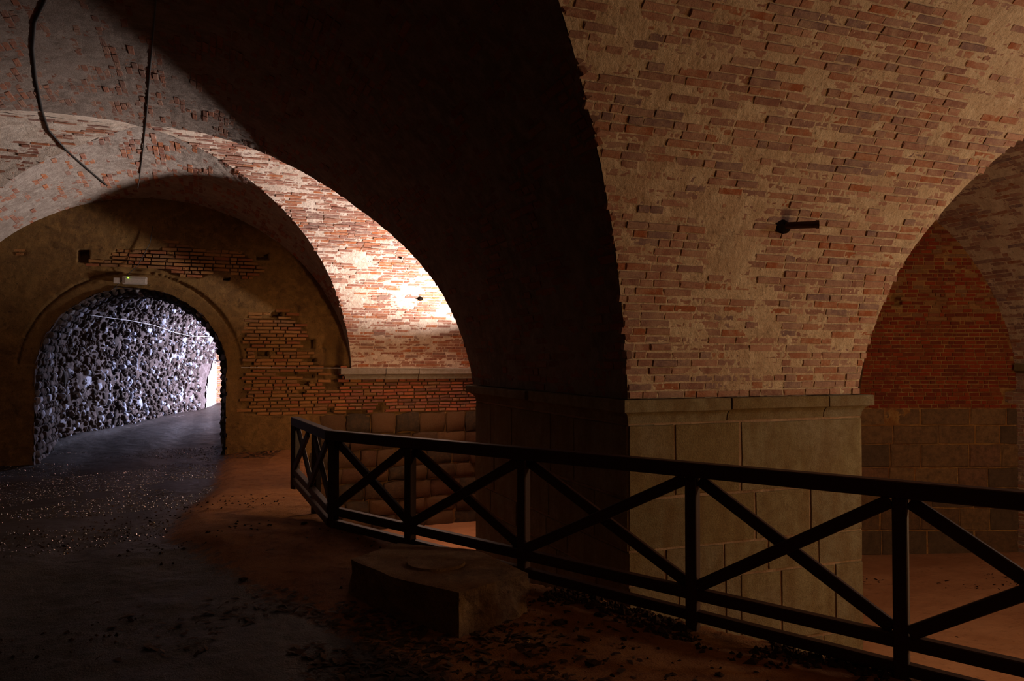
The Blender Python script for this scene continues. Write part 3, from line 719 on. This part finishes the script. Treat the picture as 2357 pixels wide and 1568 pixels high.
S_, R_ = np.meshgrid(np.arange(-1.9, 17, .06), np.arange(-.6, 6, .06), indexing='ij'); Xg, Yg = tg(S_, R_)
Zg = ground_h(Xg, Yg)+.10*np.exp(-(R_/.3)**2)
f2 = npmesh('floor', np.stack([Xg, Yg, Zg], -1), gridfaces(*Xg.shape), GROUND, None, True, {'wet': ('POINT', np.ones(Xg.size)*1.3)})
tag(f2, 'wet floor of the rubble passage beyond the gateway', 'ground', kind='structure')
def pit_h(X, Y):
    P = np.stack([X, Y, 0*X], -1); b = np.interp(Y, [0, 11, 20], [-3.82, -3.86, -4.35])
    return Z(b+.03*fbm(P, .7, 3)+.012*fbm(P, 6, 3)+.05*smooth((fbm(P, .9, 3)-.25)*4)*np.exp(-((Y-9.5)/1.2)**2))
f3 = gmesh('floor', np.arange(.8, 16, .05), np.concatenate([np.arange(-3, 4, .15), np.arange(4, 14, .05), np.arange(14, 20.6, .1)]), pit_h, PIT)
tag(f3, 'sunken orange earth floor below the railing between the piers', 'ground', kind='structure')

# ------------------------------------------------------------------ railing
rail = empty('wooden_railing', (RB[0], RB[1], 0)); tag(rail, 'dark brown wooden railing with crossed braces running along the path edge', 'railing')
def beam(name, a, b, w_, h_, mat=WOOD, parent=rail, bev=.006):
    a, b = Vector(a), Vector(b); d = b-a; L = d.length; X = d/L; up = Vector((0, 0, 1))
    if abs(X.z) > .98: up = Vector((math.cos(-.95), math.sin(-.95), 0))
    Yv = up.cross(X).normalized(); Zv = X.cross(Yv)
    o = boxmesh(name, (0, 0, 0), (L, w_, h_), mat, parent, bev)
    M = Matrix((X, Yv, Zv)).transposed().to_4x4(); M.translation = (a+b)/2-(Vector(parent.location) if parent else Vector())
    o.matrix_local = M; return o
TOPZ = Z(-.80)
dirR = (RC-RB)/np.linalg.norm(RC-RB)
def camxy(xc, d): return np.array([xc*math.cos(TH)+d*math.sin(TH), -xc*math.sin(TH)+d*math.cos(TH)])
def rp(u):   # point of the long run under picture column u
    t = math.tan(math.atan((u-1178.5)/FPX)+TH); k = (t*RB[1]-RB[0])/(dirR[0]-t*dirR[1]); return RB+dirR*k, k
posts = [rp(u) for u in (769, 945, 1205, 1592, 2068)]
kk_ = [p[1] for p in posts]; posts.append((RB+dirR*(kk_[-1]+1.42), kk_[-1]+1.42)); posts.append((RB+dirR*(kk_[-1]+2.84), kk_[-1]+2.84))
KT = posts[5][1]
def lowz(k, which): 
    f = k/KT; return Z(-1.575-.185*f) if which == 0 else Z(-1.70-.235*f)
def P3(p, z): return (float(p[0]), float(p[1]), float(z))
for i, (p, k) in enumerate(posts):
    beam('post', P3(p, lowz(k, 1)-.12), P3(p, TOPZ-.05), .085, .085)
e = RB+dirR*posts[-1][1]
nrm = np.array([dirR[1], -dirR[0]])
beam('handrail', P3(RB-dirR*.03, TOPZ), P3(e, TOPZ), .10, .105)
for wch, nm in ((0, 'bottom_rail'), (1, 'bottom_rail')):
    beam(nm, P3(RB-nrm*.03*0, lowz(0, wch)), P3(e, lowz(posts[-1][1], wch)), .07, .075 if wch else .085)
def braces(pa, pb, ka, kb, n):
    off = n*.022
    za0, zb0 = lowz(ka, 0)+.06, lowz(kb, 0)+.06
    d = (pb-pa)/np.linalg.norm(pb-pa)*.05
    beam('brace', P3(pa+d-off, TOPZ-.075), P3(pb-d-off, zb0), .04, .085)
    beam('brace', P3(pa+d+off, za0), P3(pb-d+off, TOPZ-.075), .04, .085)
for (pa, ka), (pb, kb) in zip(posts[:-1], posts[1:]): braces(pa, pb, ka, kb, nrm)
# short run to the end post
TZ2 = Z(-.80)
pm = RA*.5+RB*.5
dd_ = (RB-RA)/np.linalg.norm(RB-RA); n2 = np.array([dd_[1], -dd_[0]])
beam('post', P3(RA, Z(-1.66)), P3(RA, TZ2-.05), .085, .085)
beam('post', P3(pm+np.array([.06, 0]), Z(-2.0)), P3(pm+np.array([.06, 0]), TZ2-.05), .085, .085)
beam('handrail', P3(RA-dd_*.05, TZ2), P3(RB, TZ2), .10, .105)
for wz in (Z(-1.43), Z(-1.555)):
    beam('bottom_rail', P3(RA, wz), P3(RB, wz-.145), .07, .08)
for pa, pb in ((RA, pm), (pm, RB)):
    za = Z(-1.40)-.14*(np.linalg.norm(pa-RA)/np.linalg.norm(RB-RA)); zb = Z(-1.40)-.14*(np.linalg.norm(pb-RA)/np.linalg.norm(RB-RA))
    d = (pb-pa)/np.linalg.norm(pb-pa)*.05
    beam('brace', P3(pa+d-n2*.022, TZ2-.07), P3(pb-d-n2*.022, zb), .04, .08)
    beam('brace', P3(pa+d+n2*.022, za), P3(pb-d+n2*.022, TZ2-.07), .04, .08)

# ------------------------------------------------------------------ concrete block with round cover
def ground_at(x, y): return float(ground_h(np.array([[x]]), np.array([[y]]))[0, 0])
def blk():
    import bmesh
    A = [(1.66, 5.30), (2.30, 5.60), (2.16, 6.45), (1.6, 6.9), (1.12, 6.5), (1.32, 5.85)]
    zt = Z(-1.62); bm = bmesh.new(); n = 14; ringT = []; 
    pts = []
    for i in range(len(A)):
        a, b = np.array(A[i]), np.array(A[(i+1) % len(A)]); m = max(2, int(np.linalg.norm(b-a)/.05))
        for k in range(m): pts.append(a+(b-a)*k/m)
    pts = np.array(pts); c = pts.mean(0); rings = []
    for lv in range(9):
        f = lv/8; z = zt-.42*f
        P = np.c_[pts, np.full(len(pts), z)]; nz = fbm(P, 6, 3)*.05*min(1, f*4)+fbm(P, 20, 2)*.018*min(1, f*6)
        dirs = (pts-c)/np.linalg.norm(pts-c, axis=1)[:, None]; q = pts+dirs*(nz+.03*f-.02*math.sin(f*3))[:, None]
        zj = z + (fbm(P, 9, 2)*.006 if lv == 0 else fbm(P, 9, 2)*.02)
        rings.append([bm.verts.new((*q[i], zj[i])) for i in range(len(q))])
    for r0, r1 in zip(rings[:-1], rings[1:]):
        for i in range(len(r0)): j = (i+1) % len(r0); bm.faces.new((r0[i], r1[i], r1[j], r0[j]))
    cv = bm.verts.new((*c, zt)); inner = [bm.verts.new((*(np.array(v.co[:2])*.9+c*.1), zt+.004)) for v in rings[0]]
    for i in range(len(inner)):
        j = (i+1) % len(inner); bm.faces.new((rings[0][i], rings[0][j], inner[j], inner[i])); bm.faces.new((inner[i], inner[j], cv))
    bmesh.ops.recalc_face_normals(bm, faces=bm.faces[:])
    me = bpy.data.meshes.new('concrete_block'); bm.to_mesh(me); bm.free(); o = link('concrete_block', me, CONC)
    tag(o, 'low broken concrete slab with a round cover set beside the railing', 'block'); 
    bm = bmesh.new(); bmesh.ops.create_cone(bm, cap_ends=True, segments=40, radius1=.235, radius2=.225, depth=.03)
    me = bpy.data.meshes.new('round_cover'); bm.to_mesh(me); bm.free(); d = link('round_cover', me, CONC, o); d.location = (1.72, 6.1, zt+.006)
blk()

# ------------------------------------------------------------------ cables, lamp, iron bar
def tube(name, pts, r, mat, parent=None, seg=6):
    cu = bpy.data.curves.new(name, 'CURVE'); cu.dimensions = '3D'; cu.bevel_depth = r; cu.bevel_resolution = 1
    sp = cu.splines.new('POLY'); sp.points.add(len(pts)-1)
    for i, p in enumerate(pts): sp.points[i].co = (*p, 1)
    tmp = bpy.data.objects.new(name, cu); dg = bpy.context.evaluated_depsgraph_get(); COL.objects.link(tmp)
    dg.update(); me = bpy.data.meshes.new_from_object(tmp.evaluated_get(dg)); bpy.data.objects.remove(tmp)
    me.materials.clear(); return link(name, me, mat, parent)
CT, ST = math.cos(TH), math.sin(TH)
def rayd(u, v):
    dx = (u-1178.5)/FPX; dy = -(v-784)/FPX; d = math.cos(PH)-dy*math.sin(PH); Y = math.sin(PH)+dy*math.cos(PH)
    return np.array([dx*CT+d*ST, -dx*ST+d*CT, Y])
def on_barrel(u, v, inset=.03):
    r = rayd(u, v)
    for t in np.arange(3, 25, .005):
        p = r*t; 
        if ((p[0]-XC)/(R-inset))**2+((p[2]+EYE-HB)/(Hz(p[1])-inset))**2 > 1 and p[2] > .2: return (p[0], p[1], p[2]+EYE)
        if p[1] > 20.25: return (p[0], 20.25-.01, p[2]+EYE)
    return tuple(p)
def dens(px, n=8):
    out = []
    for a, b in zip(px[:-1], px[1:]):
        for k in range(n): out.append((a[0]+(b[0]-a[0])*k/n, a[1]+(b[1]-a[1])*k/n))
    return out+[px[-1]]
def on_void(u, v):
    rr = rayd(u, v)
    for t in np.arange(8, 25, .004):
        p = rr*t; z = p[2]+EYE+.015
        inb = ((p[0]-XC)/R)**2+((z-HB)/Hz(p[1]))**2 < 1
        sn = (z-HB)/Hz(p[1]); pp = math.degrees(math.asin(min(1, max(0, sn))))
        inc = sn < 1 and zA6(pp)+.02 < p[1] < zA4(pp)-.02
        if not (inb or inc): return (p[0], p[1], z-.015)
    return tuple(p)
c1 = [on_barrel(*q, .012) for q in dens([(372, -60), (360, 0), (346, 153), (337, 268), (329, 344), (322, 400)])]
ep = np.array(c1[-1]); c1 += [tuple(ep+np.array([-.01, .02, -.1])), tuple(ep+np.array([-.04, .03, -.3]))]
tag(tube('hanging_cable', c1, .009, CABLEM), 'thin straight cable running along the vault crown to its frayed end', 'cable')
c2 = [on_void(*q) for q in dens([(115, -40), (104, 0), (80, 50), (75, 110), (82, 180), (97, 255), (112, 300), (152, 345), (200, 388), (246, 427)], 6)]
tag(tube('black_tube', c2, .018, CABLEM), 'thick dark line sagging across the lit plaster at upper left', 'cable')  # dark tube following a soft dark line over the vault
def on_wall(u, v, y=20.2):
    r = rayd(u, v); t = y/r[1]; p = r*t; return (p[0], y, p[2]+EYE)
em = empty('emergency_light', on_wall(310, 646)); tag(em, 'boxy grey emergency light with a green indicator over the gateway', 'lamp')
bpy.context.view_layer.update()
boxmesh('housing', (0, 0, 0), (.52, .12, .18), PLASTIC, em, .015, 2); boxmesh('lens_cover', (.02, -.065, -.01), (.44, .02, .13), PLASTIC, em, .008)
boxmesh('green_indicator', (-.13, -.082, .055), (.022, .02, .022), LED, em, .004)
boxmesh('bracket', (0, .11, 0), (.1, .14, .1), IRON, em, .004)
jb = boxmesh('junction_box', on_wall(269, 646), (.14, .09, .13), PLASTIC, None, .01); tag(jb, 'small square junction box left of the emergency light', 'box')
tag(tube('supply_cable', [on_wall(*q, 20.22) for q in dens([(352, 520), (345, 560), (318, 610), (292, 634), (280, 646), (262, 664)], 4)], .008, CABLEM), 'slim cable dropping down the end wall to the emergency light', 'cable')
wr_ = []
for k in np.linspace(0, 1, 30):
    a = np.array(on_wall(555, 846, 20.21)); b = np.array(on_wall(1100, 848, 20.02)); p = a+(b-a)*k; wr_.append((p[0], p[1], p[2]-.01*math.sin(k*3.14)))
tag(tube('level_wire', wr_, .008, CABLEW), 'pale wire stretched level along the end wall above the grey ledge', 'wire')
def on_tun(u, v):
    r = rayd(u, v)
    for t in np.arange(21, 60, .02):
        p = r*t; q = p[:2]-TO; rr = q@TV; z = p[2]+.1
        if (z < 0 and rr < .12) or (z >= 0 and (rr-TR)**2+z*z > (TR-.12)**2 and rr < TR): return (p[0], p[1], p[2]+EYE)
    return (p[0], p[1], p[2]+EYE)
tag(tube('passage_cable', [on_tun(*q) for q in dens([(183, 722), (240, 730), (300, 738), (352, 748), (400, 765), (440, 774), (495, 776)], 4)], .007, CABLEW), 'pale cable looping along the rubble wall inside the gateway', 'cable')

kb = []
for q in np.arange(.8, 12.5, .3):
    p = TO+TU*q+TV*(.24+.03*math.sin(q*1.7)); kb.append((float(p[0]), float(p[1]), float(ground_h(np.array([[p[0]]]), np.array([[p[1]]]))[0, 0])+.02))
tag(tube('gutter_kerb', kb, .03, RUBBLE), 'narrow pale kerb running along the foot of the rubble wall', 'kerb')
# iron bar in a hole of the near vault
def on_web(u, v):
    r = rayd(u, v); lo, hi = 4., 14.
    for t in np.arange(4, 14, .005):
        p = r*t; s = (p[2]+EYE-HB)/H
        if s < 1 and p[1] > 6.2-4.4*(1-math.sqrt(max(0, 1-max(s, 0)**2))): break
    return np.array([p[0], p[1], p[2]+EYE])
hp = on_web(1802, 520)
bar = empty('iron_bar', tuple(hp)); tag(bar, 'rusty iron bar stub sticking out of a hole in the lit vault', 'bar')
bpy.context.view_layer.update()
tipd = np.array([.19, -.22, -.01])
tube('rod', [tuple(-tipd*.15), tuple(tipd*.4), tuple(tipd*.94), tuple(tipd)], .034, IRON, bar)
tube('tip', [tuple(tipd*.97), tuple(tipd*1.06)], .040, IRON, bar)
def hole_lump(name, c, s, label, yaw=0):  # solid lump, no recess; its dark colour stands for the hole's shade
    import bmesh
    bm = bmesh.new(); bmesh.ops.create_icosphere(bm, subdivisions=2, radius=1)
    for v in bm.verts:
        n = float(fbm(np.array([[v.co.x, v.co.y, v.co.z]]), 1.7, 2)[0]); v.co = Vector((v.co.x*s[0], v.co.y*s[1], v.co.z*s[2]))*(1+.35*n)
    me = bpy.data.meshes.new(name); bm.to_mesh(me); bm.free(); o = link(name, me, HOLE_SHADE); o.location = c; return o
o = hole_lump('socket', (0, 0, 0), (.085, .035, .075), ''); o.parent = bar
def on_far(u, v, yy): r = rayd(u, v); t = yy/r[1]; p = r*t; return (p[0], yy, p[2]+EYE)
for (u, v, s_, lb) in ((967, 686, .075, 'round socket hole painted near-black low in the bright crescent of vault'), (922, 593, .035, 'tiny hole painted near-black high in the bright crescent of vault')):
    r = rayd(u, v)
    for t in np.arange(15, 22, .01):
        p = r*t; ph_ = math.degrees(math.asin(min(1, max(0, (p[2]+EYE-HB)/Hz(p[1])))))
        if p[1] > zA3(ph_): break
    o = hole_lump('wall_hole', (p[0], p[1]-.01, p[2]+EYE), (s_, .03, s_), lb); tag(o, lb, 'hole')

# ------------------------------------------------------------------ loose matter on the ground
def scatter(name, X, Y, hf, s, mat, label, cat, lump=True, flat=.5, wet=None):
    n = len(X); Zc = hf(X[None], Y[None])[0]
    if lump: V0 = np.array([(1, 0, 0), (0, 1, 0), (-1, 0, 0), (0, -1, 0), (0, 0, 1), (0, 0, -1.)]); F0 = np.array([(0, 1, 4), (1, 2, 4), (2, 3, 4), (3, 0, 4), (1, 0, 5), (2, 1, 5), (3, 2, 5), (0, 3, 5)])
    else: V0 = np.array([(-1, -.5, .0), (0, -.62, .25), (1, -.1, 0), (1, .2, .1), (0, .6, .3), (-1, .4, 0.)]); F0 = np.array([(0, 1, 5), (1, 4, 5), (1, 2, 4), (2, 3, 4)])
    a = rng.uniform(0, 6.28, n); c, sn = np.cos(a), np.sin(a); V = V0[None]*(1+rng.normal(size=(n, len(V0), 1))*.25)
    sx = s*rng.lognormal(0, .35, n); V = V*np.stack([sx, sx*rng.uniform(.5, .9, n), sx*flat], -1)[:, None]
    t = rng.normal(size=n)*.3; x = V[..., 0]*c[:, None]-V[..., 1]*sn[:, None]; y = V[..., 0]*sn[:, None]+V[..., 1]*c[:, None]; z = V[..., 2]+x*t[:, None]
    W = np.stack([x+X[:, None], y+Y[:, None], z+Zc[:, None]+(s*flat*.3)], -1)
    F = F0[None]+(np.arange(n)*len(V0))[:, None, None]
    o = npmesh(name, W, F.reshape(-1, 3), mat, None, False); return tag(o, label, cat, kind='stuff')
n = 36000; X = rng.uniform(-5.5, 2.2, n); Y = rng.uniform(3, 22, n)
k = (X < np.interp(Y, WB_Y, WB_X)-.05) & (fbm(np.stack([X, Y, 0*X], -1), .7, 2) > -.1)
scatter('wet_gravel', X[k], Y[k], ground_h, .011, GRAVEL, 'glistening wet gravel scattered over the dark path', 'gravel', True, .6)
n = 2600; X = rng.normal(1.1, .75, n); Y = rng.normal(5.3, .95, n); P = np.stack([X, Y, 0*X], -1)
k = (fbm(P, 1.5, 2) > -.05) & (X < np.interp(Y, EDG_Y, EDG_X)-.3) & (Y > 2.6)
scatter('leaf_litter', X[k], Y[k], ground_h, .028, LEAF, 'brown leaf litter in the dark hollow before the concrete slab', 'leaves', False, .5)
n = 2600; X = rng.uniform(-3, 4, n); Y = rng.uniform(2.5, 12, n)
k = (X < np.interp(Y, EDG_Y, EDG_X)-.1)&(fbm(np.stack([X, Y, 0*X], -1), 1.1, 2) > .15)
scatter('earth_crumbs', X[k], Y[k], ground_h, .016, CLOD, 'dark crumbs of soil strewn over the path', 'soil', True, .6)
n = 1500; Y = rng.uniform(2.5, 6.0, n); X = np.interp(Y, EDG_Y, EDG_X)-np.abs(rng.normal(0, .22, n))-.02
k = fbm(np.stack([X, Y, 0*X], -1), 2.5, 2) > -.1
scatter('soil_clods', X[k], Y[k], ground_h, .022, CLOD, 'dark clods heaped along the crumbling edge below the railing', 'soil', True, .7)
n = 2500; X = rng.uniform(6.2, 14.5, n); Y = rng.uniform(5, 14, n); P = np.stack([X, Y, 0*X], -1)
k = (fbm(P, .9, 3)+.5*np.exp(-((Y-.32*(10-X)-10.8)/.7)**2) > .42)
scatter('pit_litter', X[k], Y[k], pit_h, .03, CLOD, 'dark twigs and leaf bits drifted over the orange sunken floor', 'litter', False, .4)
# single stones and bits that stand out
def gp(u, v, hf=None, z=-1.8):
    r = rayd(u, v); t = z/r[2]
    for _ in range(12):
        p = r*t; zz = (ground_h if hf is None else hf)(np.array([[p[0]]]), np.array([[p[1]]]))[0, 0]-EYE; t = t*.5+.5*zz/r[2]
    p = r*t; return (p[0], p[1], p[2]+EYE)
spots = [(1020, 1262, .055, 'dark stone chip lying just in front of the third railing post'), (700, 1206, .045, 'small dark stone on the dry bank left of the railing corner'),
         (958, 1250, .05, 'dark stone chip close under the bottom rail near the second post'), (968, 1290, .05, 'dark stone chip between the bottom rail and the round cover'),
         (905, 1262, .035, 'tiny dark stone left of the concrete slab on the bank'), (1363, 1398, .07, 'largest flat dark stone on the path edge right of the concrete slab'),
         (1380, 1418, .05, 'dark stone just in front of the largest flat stone'), (1288, 1436, .06, 'upright dark stone a little right of the slab corner'),
         (1345, 1474, .05, 'low dark stone to the right of the pale splinter'), (1365, 1530, .055, 'dark stone nearest the bottom of the picture, below the pale splinter'),
         (1130, 1402, .05, 'dark stone lying against the broken face of the slab'), (560, 1335, .04, 'lone small stone in the middle of the dark path')]
for (u, v, s_, lb_) in spots:
    p = gp(u, v); V, F = brick_variant('chip', int(u), bev=(.12, .12), rough=.08, bulge=.2)
    me = bpy.data.meshes.new('stone_chip'); me.from_pydata((V*np.array([s_*1.5, s_, s_*.55])).tolist(), [], [f if f[2] != f[3] else f[:3] for f in F]); me.update()
    o = link('stone_chip', me, CLOD); o.location = (p[0], p[1], p[2]+s_*.12); o.rotation_euler = (rng.normal()*.1, rng.normal()*.1, rng.uniform(0, 6))
    tag(o, lb_, 'stone', 'dark chips along the path edge')
p = gp(1216, 1478); o = boxmesh('wood_splinter', (p[0], p[1], p[2]+.006), (.05, .014, .01), plain('pale_wood', hx((190, 150, 90))), None, .002, 1, (0, 0, 1.0)); tag(o, 'small pale splinter lying on the dark foreground earth', 'stick')
